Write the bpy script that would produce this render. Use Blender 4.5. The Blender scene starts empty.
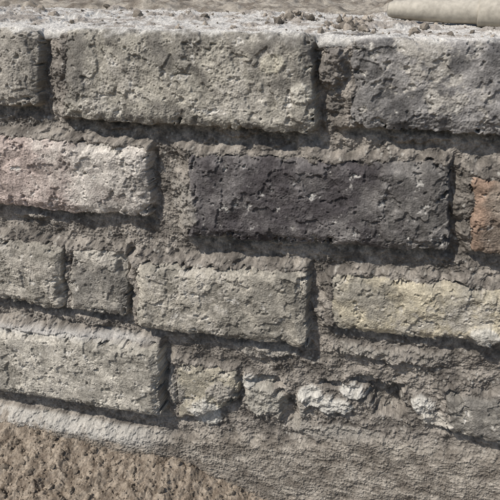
import bpy, math, numpy as np
from mathutils import Vector
sc=bpy.context.scene
rng=np.random.default_rng(7)
# ------------------------------------------------------------ camera
F=600.0; YAW=math.radians(15.2); PIT=math.radians(25.8); D=0.49
fwd=Vector((-math.sin(YAW)*math.cos(PIT), math.cos(YAW)*math.cos(PIT), -math.sin(PIT)))
camd=bpy.data.cameras.new("camera"); cam=bpy.data.objects.new("camera",camd); sc.collection.objects.link(cam)
cam.location=-fwd*D
cam.rotation_euler=fwd.to_track_quat('-Z','Y').to_euler()
camd.sensor_width=36; camd.lens=36*F/500; camd.clip_start=0.01; camd.clip_end=2000
sc.camera=cam
right=fwd.cross(Vector((0,0,1))).normalized(); up=right.cross(fwd)
C=-fwd*D
def W(u,v):
    """survey point on the wall plane -> (x,z)"""
    d=fwd*F+right*(u-250)+up*(250-v)
    t=-(C.y+.009)/d.y
    p=C+d*t
    return (p.x,p.z)
# ------------------------------------------------------------ noise
def perlin(x,y,seed):
    r=np.random.default_rng(seed); n=512
    ang=r.random((n,n),dtype=np.float32)*6.2831853
    gx=np.cos(ang);gy=np.sin(ang)
    xi=np.floor(x).astype(np.int32);yi=np.floor(y).astype(np.int32)
    xf=(x-xi).astype(np.float32);yf=(y-yi).astype(np.float32)
    u=xf*xf*xf*(xf*(xf*6-15)+10);v=yf*yf*yf*(yf*(yf*6-15)+10)
    def g(a,b):
        i=(xi+a)%n;j=(yi+b)%n
        return gx[i,j]*(xf-a)+gy[i,j]*(yf-b)
    n0=g(0,0);n1=g(1,0);n2=g(0,1);n3=g(1,1)
    a=n0+u*(n1-n0);b=n2+u*(n3-n2)
    return (a+v*(b-a))*1.5
def fbm(x,y,wl,seed,octv=3,gain=.5):
    o=0;a=1;t=0
    for i in range(octv):
        o=o+a*perlin(x/wl+17.3*i,y/wl+5.1*i,seed+i);t+=a;a*=gain;wl/=2.03
    return o/t
def worley(x,y,wl,seed):
    r=np.random.default_rng(seed);n=256
    jx=r.random((n,n),dtype=np.float32);jy=r.random((n,n),dtype=np.float32)
    x=x/wl;y=y/wl
    xi=np.floor(x).astype(np.int32);yi=np.floor(y).astype(np.int32)
    d=np.full(x.shape,9.,np.float32)
    for a in(-1,0,1):
        for b in(-1,0,1):
            i=(xi+a)%n;j=(yi+b)%n
            dd=(xi+a+jx[i,j]-x)**2+(yi+b+jy[i,j]-y)**2
            d=np.minimum(d,dd)
    return np.sqrt(d)
def ss(a,b,x):
    t=np.clip((x-a)/(b-a),0,1);return t*t*(3-2*t)
def grow(a,b,step,g,mx):
    o=[a]
    s=step
    while abs(o[-1]-b)>1e-6:
        s=min(s*g,mx)
        if abs(b-o[-1])<=s: o.append(b);break
        o.append(o[-1]+s*(1 if b>a else -1))
    return o[1:]
def sheet(name,P,col,parent=None,mat=None):
    ny,nx,_=P.shape
    me=bpy.data.meshes.new(name)
    me.vertices.add(ny*nx); me.vertices.foreach_set("co",P.astype(np.float32).ravel())
    idx=np.arange(ny*nx,dtype=np.int32).reshape(ny,nx)
    q=np.stack([idx[:-1,:-1],idx[:-1,1:],idx[1:,1:],idx[1:,:-1]],-1).reshape(-1,4)
    nf=len(q)
    me.loops.add(nf*4);me.loops.foreach_set("vertex_index",q.ravel())
    me.polygons.add(nf);me.polygons.foreach_set("loop_start",np.arange(0,nf*4,4,dtype=np.int32))
    me.polygons.foreach_set("loop_total",np.full(nf,4,np.int32))
    me.polygons.foreach_set("use_smooth",np.ones(nf,bool))
    me.update(calc_edges=True)
    ca=me.color_attributes.new("tint",'FLOAT_COLOR','POINT')
    c=np.ones((ny*nx,4),np.float32);c[:,:3]=np.clip(col.reshape(-1,3),0.01,.85)
    ca.data.foreach_set("color",c.ravel())
    ob=bpy.data.objects.new(name,me);sc.collection.objects.link(ob)
    if mat:me.materials.append(mat)
    return ob
# ------------------------------------------------------------ materials
def gritty(name,lo=.68,hi=1.32,bump=.3,sc1=1100,sc2=420,flat=None):
    m=bpy.data.materials.new(name);m.use_nodes=True;nt=m.node_tree;N=nt.nodes;L=nt.links
    b=N["Principled BSDF"];b.inputs["Roughness"].default_value=.95
    b.inputs["Specular IOR Level"].default_value=.12
    tc=N.new("ShaderNodeTexCoord")
    if flat: 
        a=N.new("ShaderNodeRGB");a.outputs[0].default_value=(*flat,1);ac=a.outputs[0]
    else:
        a=N.new("ShaderNodeAttribute");a.attribute_name="tint";ac=a.outputs["Color"]
    n1=N.new("ShaderNodeTexNoise");n1.inputs["Scale"].default_value=sc1;n1.inputs["Detail"].default_value=3
    n2=N.new("ShaderNodeTexNoise");n2.inputs["Scale"].default_value=sc2;n2.inputs["Detail"].default_value=5
    n2.inputs["Roughness"].default_value=.7
    for n in(n1,n2):L.new(tc.outputs["Object"],n.inputs["Vector"])
    mx=N.new("ShaderNodeMath");mx.operation='ADD';L.new(n1.outputs[0],mx.inputs[0]);L.new(n2.outputs[0],mx.inputs[1])
    mr=N.new("ShaderNodeMapRange");mr.inputs[1].default_value=.7;mr.inputs[2].default_value=1.3
    mr.inputs[3].default_value=lo;mr.inputs[4].default_value=hi
    L.new(mx.outputs[0],mr.inputs[0])
    vm=N.new("ShaderNodeVectorMath");vm.operation='SCALE'
    L.new(ac,vm.inputs[0]);L.new(mr.outputs[0],vm.inputs["Scale"])
    L.new(vm.outputs[0],b.inputs["Base Color"])
    bp=N.new("ShaderNodeBump");bp.inputs["Strength"].default_value=bump;bp.inputs["Distance"].default_value=.0006
    L.new(mx.outputs[0],bp.inputs["Height"]);L.new(bp.outputs[0],b.inputs["Normal"])
    return m
M_wall=gritty("weathered_brick_and_mortar")
M_soil=gritty("crumbly_soil",.6,1.35,.4,900,300)
# ------------------------------------------------------------ wall
ZT=W(250,30)[1]; STEP=.00043
cs=[W(u,v) for u in(-25,525) for v in(0,525)]
x0=min(c[0] for c in cs);x1=max(c[0] for c in cs)
zb=min(c[1] for c in cs)
xs=np.array(grow(x0,-40,STEP,1.05,1.0)[::-1]+list(np.arange(x0,x1,STEP))+grow(x1,40,STEP,1.05,1.0))
DEP=.23; R=.0015; RO=R+.010
sa=np.array([zb-.15,zb-.1,zb-.06,zb-.03,zb-.01]+list(np.arange(zb,ZT+.05,STEP))+list(np.arange(ZT+.05,ZT+DEP,.0007)))
X,S=np.meshgrid(xs.astype(np.float32),sa.astype(np.float32))
wx=fbm(X,S,.03,1,3)*.0038+fbm(X,S,.007,5,3)*.0021
wz=fbm(X,S,.03,11,3)*.0034+fbm(X,S,.007,15,3)*.0020
XW=X+wx;SW=S+wz
n20=fbm(X,S,.022,21,3);n6=fbm(X,S,.0075,31,3,.6);n2=fbm(X,S,.0026,41,2,.8);n1=perlin(X/.00105,S/.00105,51)
big=fbm(X,S,.08,61,3); blot=fbm(X,S,.03,71,4,.6); blot2=fbm(X,S,.012,81,4,.65)
wl=worley(X,S,.0042,91); wl2=worley(X,S,.0019,92)
lump=fbm(X+.5*wx,S,.016,121,3,.55)
rl=ss(-.25,.4,fbm(X,S,.035,131,3,.6))   # where faces are eroded / where they stay smooth
H=.0028*n20+.0028*lump+.0014*n6+.0008*n2+.00045*n1+.0007*(.6-wl2)+ .0012*ss(.35,.1,wl)*ss(0,.3,n20)-.0015
grain=worley(X,S,.006,95)
mcol2=np.array([.245,.219,.188]);mcol3=np.array([.108,.096,.083])
t=ss(-.4,.4,blot+.5*n6)[...,None];COL=mcol3*(1-t)+mcol2*t
COL=COL*(1+.30*n6[...,None]+.40*n2[...,None])
sp=ss(.22,.12,grain)*ss(.0,.25,blot2)*.6
COL=COL*(1-sp[...,None])+np.array([.38,.36,.32])*sp[...,None]
G=np.array
BR=[
 ([(-60,24),(36,28),(38,108),(-60,101)],.009,G([.34,.31,.265]),G([.19,.175,.15]),.3,1.),
 ([(64,28),(312,34),(316,135),(62,119)],.011,G([.355,.327,.272]),G([.16,.147,.127]),.35,1.05),
 ([(349,32),(640,30),(640,138),(351,130)],.010,G([.215,.202,.188]),G([.095,.090,.086]),.3,1.),
 ([(-90,128),(147,149),(149,220),(-90,197)],.012,G([.44,.39,.34]),G([.40,.26,.22]),.15,.95),
 ([(187,154),(450,165),(450,253),(189,237)],.012,G([.145,.133,.127]),G([.064,.057,.057]),.10,.9),
 ([(471,175),(700,190),(700,276),(471,255)],.012,G([.26,.217,.175]),G([.19,.15,.118]),.2,1.),
 ([(-120,221),(62,249),(63,310),(-120,281)],.011,G([.40,.365,.31]),G([.235,.215,.18]),.3,1.),
 ([(68,251),(125,255),(127,319),(67,311)],.009,G([.35,.32,.272]),G([.18,.166,.145]),.4,1.05),
 ([(135,263),(306,272),(308,348),(137,327)],.013,G([.38,.346,.287]),G([.205,.188,.158]),.4,1.05),
 ([(331,276),(620,301),(620,361),(333,331)],.010,G([.405,.358,.265]),G([.26,.237,.195]),.35,1.),
 ([(-150,307),(161,347),(163,415),(-150,365)],.015,G([.46,.424,.36]),G([.29,.267,.226]),.3,.95),
 ([(176,366),(236,376),(236,406),(178,424)],.006,G([.34,.305,.235]),G([.215,.197,.16]),.4,1.2),
 ([(445,398),(700,427),(700,492),(446,434)],.009,G([.30,.277,.237]),G([.17,.157,.138]),.5,1.),
]
bricks=[]
for q,p,a,b,sm,ro in BR:
    bricks.append(([W(*c) for c in q],p,a,b,sm,ro))
r2=np.random.default_rng(3)
rows=[(W(250,33)[1],W(250,125)[1]),(W(250,157)[1],W(250,240)[1]),(W(250,269)[1],W(250,335)[1]),(W(250,368)[1],W(250,428)[1])]
pal=[G([.36,.33,.28]),G([.25,.235,.22]),G([.42,.36,.30]),G([.19,.17,.165]),G([.34,.27,.22])]
for k,(zt,zbm) in enumerate(rows):
    br=[b for b in bricks if abs((b[0][0][1]+b[0][2][1])/2-(zt+zbm)/2)<.04]
    xr=max(c[0] for b in br for c in b[0])+.02; xl=min(c[0] for b in br for c in b[0])-.02
    for sgn,st in((1,xr),(-1,xl)):
        xx=st
        while abs(xx)<2.2:
            L_=.205+.02*r2.random()
            a_=min(xx,xx+sgn*L_);b_=max(xx,xx+sgn*L_);j=r2.normal(0,.0015,4)
            cA=pal[r2.integers(5)];bricks.append(([(a_,zt+j[0]),(b_,zt+j[1]),(b_,zbm+j[2]),(a_,zbm+j[3])],.009+.003*r2.random(),cA,cA*.65,.3,1.))
            xx+=sgn*(L_+.02)
FILL=np.zeros_like(H);BH=np.full_like(H,-.02);MN=np.full_like(H,.05);BC=COL.copy();UND=np.zeros_like(H)
for bi,(q,p,ca,cb,smear,ro) in enumerate(bricks):
    qx=[c[0] for c in q];qz=[c[1] for c in q];pad=.03
    i0,i1=np.searchsorted(xs,[min(qx)-pad,max(qx)+pad]);j0,j1=np.searchsorted(sa,[min(qz)-pad,max(qz)+pad])
    if i1-i0<2 or j1-j0<2: continue
    sl=(slice(j0,j1),slice(i0,i1))
    x=XW[sl];z=SW[sl]
    if qz[0]>ZT-.016 : z=np.minimum(z,ZT-.016)
    ds=[]
    for k in range(4):
        ax,az=q[k];bx,bz=q[(k+1)%4];l=math.hypot(bx-ax,bz-az)
        nx,nz=-(bz-az)/l,(bx-ax)/l
        ds.append(((x-ax)*nx+(z-az)*nz).astype(np.float32))
    dt,dr,db,dl=ds
    chip=np.maximum(0,blot2[sl]-.10)*.016*ro
    vx=np.maximum(dr,dl);vz=np.maximum(dt,db);m=np.maximum(vx,vz)
    rr=.005
    m=np.where((vx>-rr)&(vz>-rr),np.hypot(vx+rr,vz+rr)-rr,m)+chip-.0005
    prof=ss(.0012,-.0018,m)*.8+.2*ss(0,-.010,m)
    e=.15+.85*rl[sl]
    f=ro*(.0023*n20[sl]+(.0013*n6[sl]+.0007*n2[sl])*e+.0003*n1[sl])
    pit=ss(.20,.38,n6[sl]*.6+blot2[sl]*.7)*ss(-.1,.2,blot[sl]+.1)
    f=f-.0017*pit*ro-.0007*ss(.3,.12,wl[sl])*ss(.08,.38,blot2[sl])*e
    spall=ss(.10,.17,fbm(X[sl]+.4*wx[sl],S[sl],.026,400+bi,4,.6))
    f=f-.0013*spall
    tilt=((x-np.mean(qx))*r2.normal(0,.012)+(z-np.mean(qz))*r2.normal(0,.03))
    hb=(p+f+tilt)*prof-.006*(1-prof)
    better=hb>BH[sl]
    BH[sl]=np.maximum(BH[sl],hb);MN[sl]=np.minimum(MN[sl],m)
    wtop=.010*(1+1.2*lump[sl]);wlf=.014*(1+.9*lump[sl])
    ext=ss(1,0,np.hypot(np.maximum(dt,0)/wtop,np.maximum(dl,0)/wlf))*ss(.003,-.002,db)*ss(.003,-.002,dr)*np.maximum(ss(-.008,0,dt),ss(-.008,0,dl))
    FILL[sl]=np.maximum(FILL[sl],ext*(p-.0026)*(.9+.6*big[sl]+.3*n20[sl]))
    UND[sl]=np.maximum(UND[sl],ss(-.002,.0,db)*ss(.010,.002,db)*ss(.006,-.002,dr)*ss(.006,-.002,dl)*(1+.8*lump[sl]))
    UND[sl]=np.maximum(UND[sl],.7*ss(-.002,.0,dr)*ss(.008,.002,dr)*ss(.006,-.002,db)*ss(.006,-.002,dt))
    tt=ss(-.25,.28,blot[sl]*.8+.4*big[sl]+.35*blot2[sl])[...,None]
    c=cb*(1-tt)+ca*tt
    if bi==3:
        g=ss(W(112,180)[0],W(20,180)[0],X[sl]+.08*blot[sl])[...,None]
        c=(G([.46,.42,.37])*(.70+.38*tt))*(1-g)+ (G([.455,.372,.327])*(.70+.38*tt))*g
    if bi==4:
        g=ss(W(330,200)[0],W(440,200)[0],X[sl]+.06*blot[sl])[...,None]
        c=c*(1-g)+G([.210,.195,.178])*(.60+.5*tt)*g
    if bi==5:
        g=ss(.010,.0,X[sl]-W(476,200)[0]+.012*blot[sl])[...,None]
        c=c*(1-g)+G([.27,.19,.14])*g
    if bi==2:
        g=ss(W(400,80)[0],W(480,80)[0],X[sl]+.06*blot[sl])[...,None]
        c=c*(1+.35*g)
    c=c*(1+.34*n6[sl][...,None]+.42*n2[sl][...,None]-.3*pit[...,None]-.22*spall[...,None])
    s1=(ss(.30-smear*.5,.42-smear*.35,blot2[sl]*.7+big[sl]*.6)*.7)[...,None]
    c=c*(1-s1)+np.array([.36,.332,.287])*(1+.3*n6[sl][...,None]+.3*n2[sl][...,None])*s1
    w_=(ss(.32,.46,blot2[sl]+.3*n2[sl])*.6)[...,None]
    c=c*(1-w_)+np.array([.52,.495,.45])*w_
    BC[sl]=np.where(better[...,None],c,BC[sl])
mort=H+FILL-.0035*UND*(1-ss(.002,.006,FILL))
inner=ss(-.009,-.001,MN+.010*blot2)
mi=mort*inner-.012*(1-inner)
mk=ss(-.0004,.0006,BH-mi)[...,None]
H=np.maximum(BH,mi)
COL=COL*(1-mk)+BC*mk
LIME=G([.43,.41,.367]);GREY=G([.27,.248,.215])
LU=[(203,408,15,14,.004,LIME),(222,388,14,9,.003,GREY),(262,400,22,17,.005,G([.30,.28,.24])),(243,378,9,8,.004,G([.40,.38,.34])),
 (288,412,9,14,-.010,None),(266,382,16,5,-.008,None),(278,392,6,5,-.004,None),
 (328,404,28,7,.005,LIME),(350,393,12,7,.004,G([.42,.40,.36])),(308,393,12,7,.003,LIME),(299,408,7,10,.003,GREY),(335,388,20,4,-.005,None),
 (388,400,20,15,-.015,None),(368,384,16,6,-.008,None),
 (422,405,13,9,.005,LIME),(434,420,13,8,.003,G([.41,.38,.33])),(452,394,10,4,-.005,None),
 (486,340,16,12,.004,G([.39,.37,.33])),
 (304,94,12,9,.002,G([.42,.39,.33])),(273,66,12,12,.0015,G([.38,.35,.28])),
 (329,66,13,25,.010,G([.135,.121,.107])),(334,104,9,12,.004,G([.13,.118,.104])),
 (183,205,13,26,.003,G([.235,.215,.187])),(120,262,6,11,-.006,None),(62,294,6,12,-.004,None),(108,256,8,8,-.003,None),
 (170,386,10,16,.003,GREY),(365,352,40,7,.005,G([.24,.22,.19])),(260,350,30,7,.005,G([.25,.23,.20])),(420,358,30,9,.004,G([.21,.19,.165])),
 (345,436,60,9,.003,G([.25,.23,.20])),(95,145,12,6,-.002,None),(230,134,25,5,.005,None),(420,140,35,6,.005,None),(110,128,18,4,.004,None),
 (30,217,20,4,.003,None),(80,324,26,5,.003,None),(215,340,22,5,-.003,None),(280,246,16,4,.004,None),
]
for k,(u,v,ru,rv,h,c) in enumerate(LU):
    if v>340:v+=6
    cx,cz=W(u,v);sx=abs(W(u+ru,v)[0]-cx);sz=abs(W(u,v+rv)[1]-cz)
    i0,i1=np.searchsorted(xs,[cx-2*sx,cx+2*sx]);j0,j1=np.searchsorted(sa,[cz-2*sz,cz+2*sz])
    sl=(slice(j0,j1),slice(i0,i1))
    d=np.hypot((XW[sl]-cx)/sx,(SW[sl]-cz)/sz)+.6*n20[sl]+.6*blot2[sl]
    mk=ss(1.3,.55,d)
    H[sl]+=h*mk*(1+.3*n20[sl])+ (.0012*n6[sl]*mk)
    if c is not None:
        m3=ss(1.1,.8,d)[...,None]*.85
        COL[sl]=COL[sl]*(1-m3)+c*(1+.35*n6[sl][...,None]+.35*n2[sl][...,None])*m3
# plastered plinth at the foot of the wall
plx=[-40]+[W(u,v)[0] for u,v in((0,408),(80,420),(150,434),(235,436),(300,442),(380,440),(440,450),(500,458))]+[40]
plz=[W(u,v)[1] for u,v in((0,408),(0,408),(80,420),(150,434),(235,436),(300,442),(380,440),(440,450),(500,458),(500,458))]
line=np.interp(X,plx,plz)+.005*n20+.003*n6
below=line-S
streak=fbm(X/4+.4*wx,S+.004*big+.4*wz,.0075,111,4,.65)
pk=ss(-.003,.012,below)
leftw=ss(W(185,430)[0],W(120,430)[0],X)
hp=.0014*streak+.0018*n20+.0011*n6+.0009*n2+.00045*n1+.0007*(.6-wl2)+.002+.0016*lump-.0010*ss(.3,.12,wl)*ss(.0,.3,blot2)
pin=ss(.004,.016,below)*.85
H=H*(1-pin)+hp*pin
H+=pk*(.002+.010*leftw)
tw=(pk*.85)[...,None]
st=ss(-.4,.4,.7*streak+.8*blot+.5*blot2)[...,None]
pc=(G([.14,.121,.100])*(1-st)+G([.295,.264,.222])*st)*(1+.30*n6[...,None]+.42*n2[...,None])
COL=COL*(1-tw)+pc*tw
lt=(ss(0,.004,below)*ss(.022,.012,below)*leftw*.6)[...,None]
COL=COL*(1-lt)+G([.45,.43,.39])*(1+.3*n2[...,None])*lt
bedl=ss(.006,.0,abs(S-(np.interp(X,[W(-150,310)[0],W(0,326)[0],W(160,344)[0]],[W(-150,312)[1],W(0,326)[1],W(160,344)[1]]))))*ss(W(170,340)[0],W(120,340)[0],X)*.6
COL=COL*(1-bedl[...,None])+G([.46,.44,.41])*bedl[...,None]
# soil splashed on the foot of the wall
slx=[W(u,v)[0] for u,v in((0,418),(50,428),(100,440),(150,454),(200,473),(245,496),(330,520))]
slz=[W(u,v)[1] for u,v in((0,418),(50,428),(100,440),(150,454),(200,473),(245,496),(330,520))]
sd_=np.interp(X,slx,slz)+.014*blot+.008*blot2-S
spl=(ss(-.014,.004,sd_)*ss(-.25,.25,blot2+.1+20*np.clip(sd_,-.02,.02))*.75)[...,None]
COL=COL*(1-spl)+G([.205,.168,.130])*(1+.3*n6[...,None]+.4*n2[...,None])*spl
# top of the wall: lime dust
topm=ss(ZT-.005,ZT+.004,S+.012*n20+.006*n6+.006*blot)
dust=(topm*ss(-.55,.0,blot+.5*big+.15))[...,None]*.8
COL=COL*(1-dust)+(G([.49,.468,.428])*(1+.25*n6[...,None]+.35*n2[...,None]))*dust
dk=(ss(ZT+.006,ZT+.03,S)*ss(-.02,.22,blot+.3*blot2))[...,None]*.75
COL=COL*(1-dk)+G([.20,.17,.14])*(1+.4*n2[...,None])*dk
tsm=ss(ZT-.003,ZT+.014,S)
Htop=(.0022*n20+.0010*n6+.0007*n2+.0004*n1+.006+.003*ss(.1,.5,blot+big)*ss(ZT+.01,ZT+.05,S))
Htop=Htop-.012*ss(ZT+.19,ZT+DEP,S)
H=H*(1-tsm)+Htop*tsm
arc=RO*math.pi/2;S1=ZT-RO
th=np.clip((S-S1)/RO,0,math.pi/2)
py=np.where(S<S1,0,R-R*np.cos(th))+np.maximum(S-S1-arc,0)
pz=np.where(S<S1,S,S1+R*np.sin(th))
ny_=-np.cos(th);nz_=np.sin(th)
P=np.stack([X,py+ny_*H,pz+nz_*H],-1)
ZTOP=S1+R+.006
wall=sheet("brick_wall",P,COL,mat=M_wall)
# ------------------------------------------------------------ soil in front
cl=[(-60,416),(0,424),(50,434),(100,446),(150,461),(200,480),(245,503),(300,522)]
gx=[-40,-2]+[W(*c)[0] for c in cl]+[W(380,545)[0],40]
gz=[W(-60,418)[1]+.01]*2+[W(*c)[1] for c in cl]+[W(380,545)[1]-.01]*2
ys=np.array([.03]+list(np.arange(.022,-.24,-.0006))+grow(-.24,-60,.0008,1.06,2.0))
xg=np.array(grow(x0-.03,-60,.0008,1.06,2.0)[::-1]+list(np.arange(x0-.03,.05,.0006))+grow(.05,60,.0008,1.06,2.0))
GX,GY=np.meshgrid(xg.astype(np.float32),ys.astype(np.float32))
base=np.interp(GX,gx,gz)+.009
z=base-.16*(1-np.exp(np.minimum(GY,0)/.35))
z=z+.008*fbm(GX,GY,.08,201,3)
qx_=GX+.006*fbm(GX,GY,.009,3,3);qy_=GY+.006*fbm(GX,GY,.009,4,3)
w1=worley(qx_,qy_,.015,202);w2=worley(qx_,qy_,.0050,203);w3=worley(GX,GY,.0022,204)
m1=ss(.05,.4,fbm(GX,GY,.03,205,2));m2=ss(-.25,.25,fbm(GX,GY,.015,215,2))
z+=.0045*np.sqrt(np.clip(1-(w1/.7)**2,0,1))*m1+.0023*np.sqrt(np.clip(1-(w2/.75)**2,0,1))*m2+.0011*np.sqrt(np.clip(1-(w3/.8)**2,0,1))
z+=.008*fbm(GX,GY,.020,206,6,.68)
tt=ss(-.35,.35,fbm(GX,GY,.012,207,4,.7))[...,None]
sc_=(G([.130,.103,.078])*(1-tt)+G([.30,.25,.195])*tt)
GP=np.stack([GX,GY,z],-1)
soil=sheet("soil_ground",GP[:, ::-1],sc_[:, ::-1],mat=M_soil)
yb=np.array(list(np.arange(DEP-.045,.6,.0022))+grow(.6,200,.0022,1.08,5))
xb=np.array(grow(-.7,-200,.003,1.1,5)[::-1]+list(np.arange(-.7,.4,.0018))+grow(.4,200,.003,1.1,5))
BX,BY=np.meshgrid(xb.astype(np.float32),yb.astype(np.float32))
bz=ZTOP+.001+.008*fbm(BX,BY,.06,301,4,.55)+.004*fbm(BX,BY,.012,311,3,.7)+.006*np.sqrt(np.clip(1-(worley(BX,BY,.02,302)/.7)**2,0,1))*ss(0,.3,fbm(BX,BY,.08,304,2))
bz=bz-.012*ss(.03,0,BY-(DEP-.045))
bt=ss(-.3,.3,fbm(BX,BY,.03,303,5,.7))[...,None]
bc=G([.14,.118,.094])*(1-bt)+G([.32,.285,.235])*bt
sheet("sandy_ground",np.stack([BX,BY,bz],-1),bc,mat=M_soil)
# ------------------------------------------------------------ loose crumbs
import bmesh
def crumbs(name,pts,mat,seed,colf):
    r=np.random.default_rng(seed)
    bm=bmesh.new();bmesh.ops.create_icosphere(bm,subdivisions=2,radius=1)
    v0=np.array([v.co[:] for v in bm.verts]);f0=np.array([[v.index for v in f.verts] for f in bm.faces]);bm.free()
    V=[];Fc=[];Cc=[];o=0
    for (x,y,z,s) in pts:
        ph=r.random((4,3))*6;fr=r.normal(0,2.2,(4,3))
        n=sum(np.sin(v0@fr[i]+ph[i,0])*.15 for i in range(4))
        v=v0*(1+n)[:,None]*r.uniform(.6,1.1,3)*s*(1+r.normal(0,.08,(len(v0),1)))
        a=r.random()*6.28;ca,sa_=math.cos(a),math.sin(a)
        v=v@np.array([[ca,-sa_,0],[sa_,ca,0],[0,0,1]])
        a=r.random()*1.5;ca,sa_=math.cos(a),math.sin(a)
        v=v@np.array([[1,0,0],[0,ca,-sa_],[0,sa_,ca]])
        V.append(v+[x,y,z]);Fc.append(f0+o);o+=len(v0)
        Cc.append(np.tile(colf(r),(len(v0),1)))
    V=np.concatenate(V);Fc=np.concatenate(Fc);Cc=np.concatenate(Cc)
    me=bpy.data.meshes.new(name);me.from_pydata(V.tolist(),[],Fc.tolist());me.update()
    at=me.color_attributes.new("tint",'FLOAT_COLOR','POINT')
    at.data.foreach_set("color",np.concatenate([Cc,np.ones((len(Cc),1))],1).astype(np.float32).ravel())
    me.materials.append(mat)
    ob=bpy.data.objects.new(name,me);sc.collection.objects.link(ob);return ob
pts=[]
for i in range(5200):
    ix=np.searchsorted(xg,rng.uniform(x0-.02,.045));iy=rng.integers(40,400)
    s=min(.0038,.00055*(1+rng.pareto(2.3)))
    pts.append((xg[ix],ys[iy],z[iy,ix]+s*.15,s))
crumbs("soil_clods",pts,M_soil,5,lambda r:G([.23,.19,.147])*r.uniform(.6,1.35))
pts=[]
clus=[(366,.085,.008,.0022),(285,.13,.010,.0018),(130,.14,.03,.001),(370,.07,.007,.0022),(450,.03,.04,.0008)]
for i in range(620):
    k=.0006
    if i%2==0:
        c=clus[rng.integers(len(clus))];xx=W(c[0],30)[0]-.022+rng.normal(0,c[2]);yy=np.clip(c[1]+rng.normal(0,.014),.02,.19);k=c[3]*.6
    else: xx=rng.uniform(x0,x1+.1);yy=rng.uniform(.015,.19)
    s=min(.0042,k*(1+rng.pareto(2.)))
    ix=min(np.searchsorted(xs,xx),len(xs)-1);iy=min(np.searchsorted(sa,yy+S1+arc),len(sa)-1)
    pts.append((xx,yy,P[iy,ix,2]+s*.2,s))
crumbs("mortar_crumbs",pts,M_wall,6,lambda r:G([.25,.215,.175])*r.uniform(.35,1.5))
# ------------------------------------------------------------ pale pipe on top, with a coupling
pm=gritty("pale_plastic_pipe",.72,1.15,.15,300,60,flat=(.39,.355,.295));pm.node_tree.nodes["Principled BSDF"].inputs["Roughness"].default_value=.6
def lathe(name,prof,loc,rotz,mat,parent=None,n=48):
    bm=bmesh.new();rings=[]
    for (x,r) in prof:
        rings.append([bm.verts.new((x,r*math.cos(2*math.pi*i/n),r*math.sin(2*math.pi*i/n))) for i in range(n)])
    for a,b in zip(rings,rings[1:]):
        for i in range(n):bm.faces.new((a[i],b[i],b[(i+1)%n],a[(i+1)%n]))
    bmesh.ops.recalc_face_normals(bm,faces=bm.faces)
    me=bpy.data.meshes.new(name);bm.to_mesh(me);bm.free()
    for p in me.polygons:p.use_smooth=True
    me.materials.append(mat);ob=bpy.data.objects.new(name,me);sc.collection.objects.link(ob)
    ob.location=loc;ob.rotation_euler=(0,0,rotz)
    if parent:ob.parent=parent;ob.location=(0,0,0);ob.rotation_euler=(0,0,0)
    return ob
pipe=lathe("plastic_pipe",[(.006,.004),(.0,.004),(-.001,.0045),(0,.0055),(.003,.0066),(.02,.0080),(.05,.0092),(.5,.0092),(.505,.009),(.505,.0075),(.48,.0075)],(W(378,20)[0],.115,ZTOP+.0104),math.radians(-9),pm)
cp=lathe("coupling",[(.070,.0092),(.070,.0104),(.071,.0112),(.13,.0112),(.132,.0104),(.132,.0092)],(0,0,0),0,pm,parent=pipe)
# ------------------------------------------------------------ light
el=math.radians(53);az=math.radians(43)
sd=Vector((-math.sin(az)*math.cos(el),-math.cos(az)*math.cos(el),math.sin(el)))
sl_=bpy.data.lights.new("sun",'SUN');sl_.energy=4.6;sl_.angle=math.radians(1.0);sl_.color=(1,.955,.89)
so=bpy.data.objects.new("sun",sl_);sc.collection.objects.link(so);so.rotation_euler=sd.to_track_quat('Z','Y').to_euler();so.location=sd*5
w=bpy.data.worlds.new("World");sc.world=w;w.use_nodes=True;nt=w.node_tree
sk=nt.nodes.new("ShaderNodeTexSky");sk.sky_type='NISHITA';sk.sun_disc=False;sk.sun_elevation=el;sk.sun_rotation=math.atan2(sd.x,sd.y)
nt.links.new(sk.outputs[0],nt.nodes["Background"].inputs[0]);nt.nodes["Background"].inputs[1].default_value=.12
sc.view_settings.view_transform='Standard';sc.view_settings.look='None';sc.view_settings.exposure=0
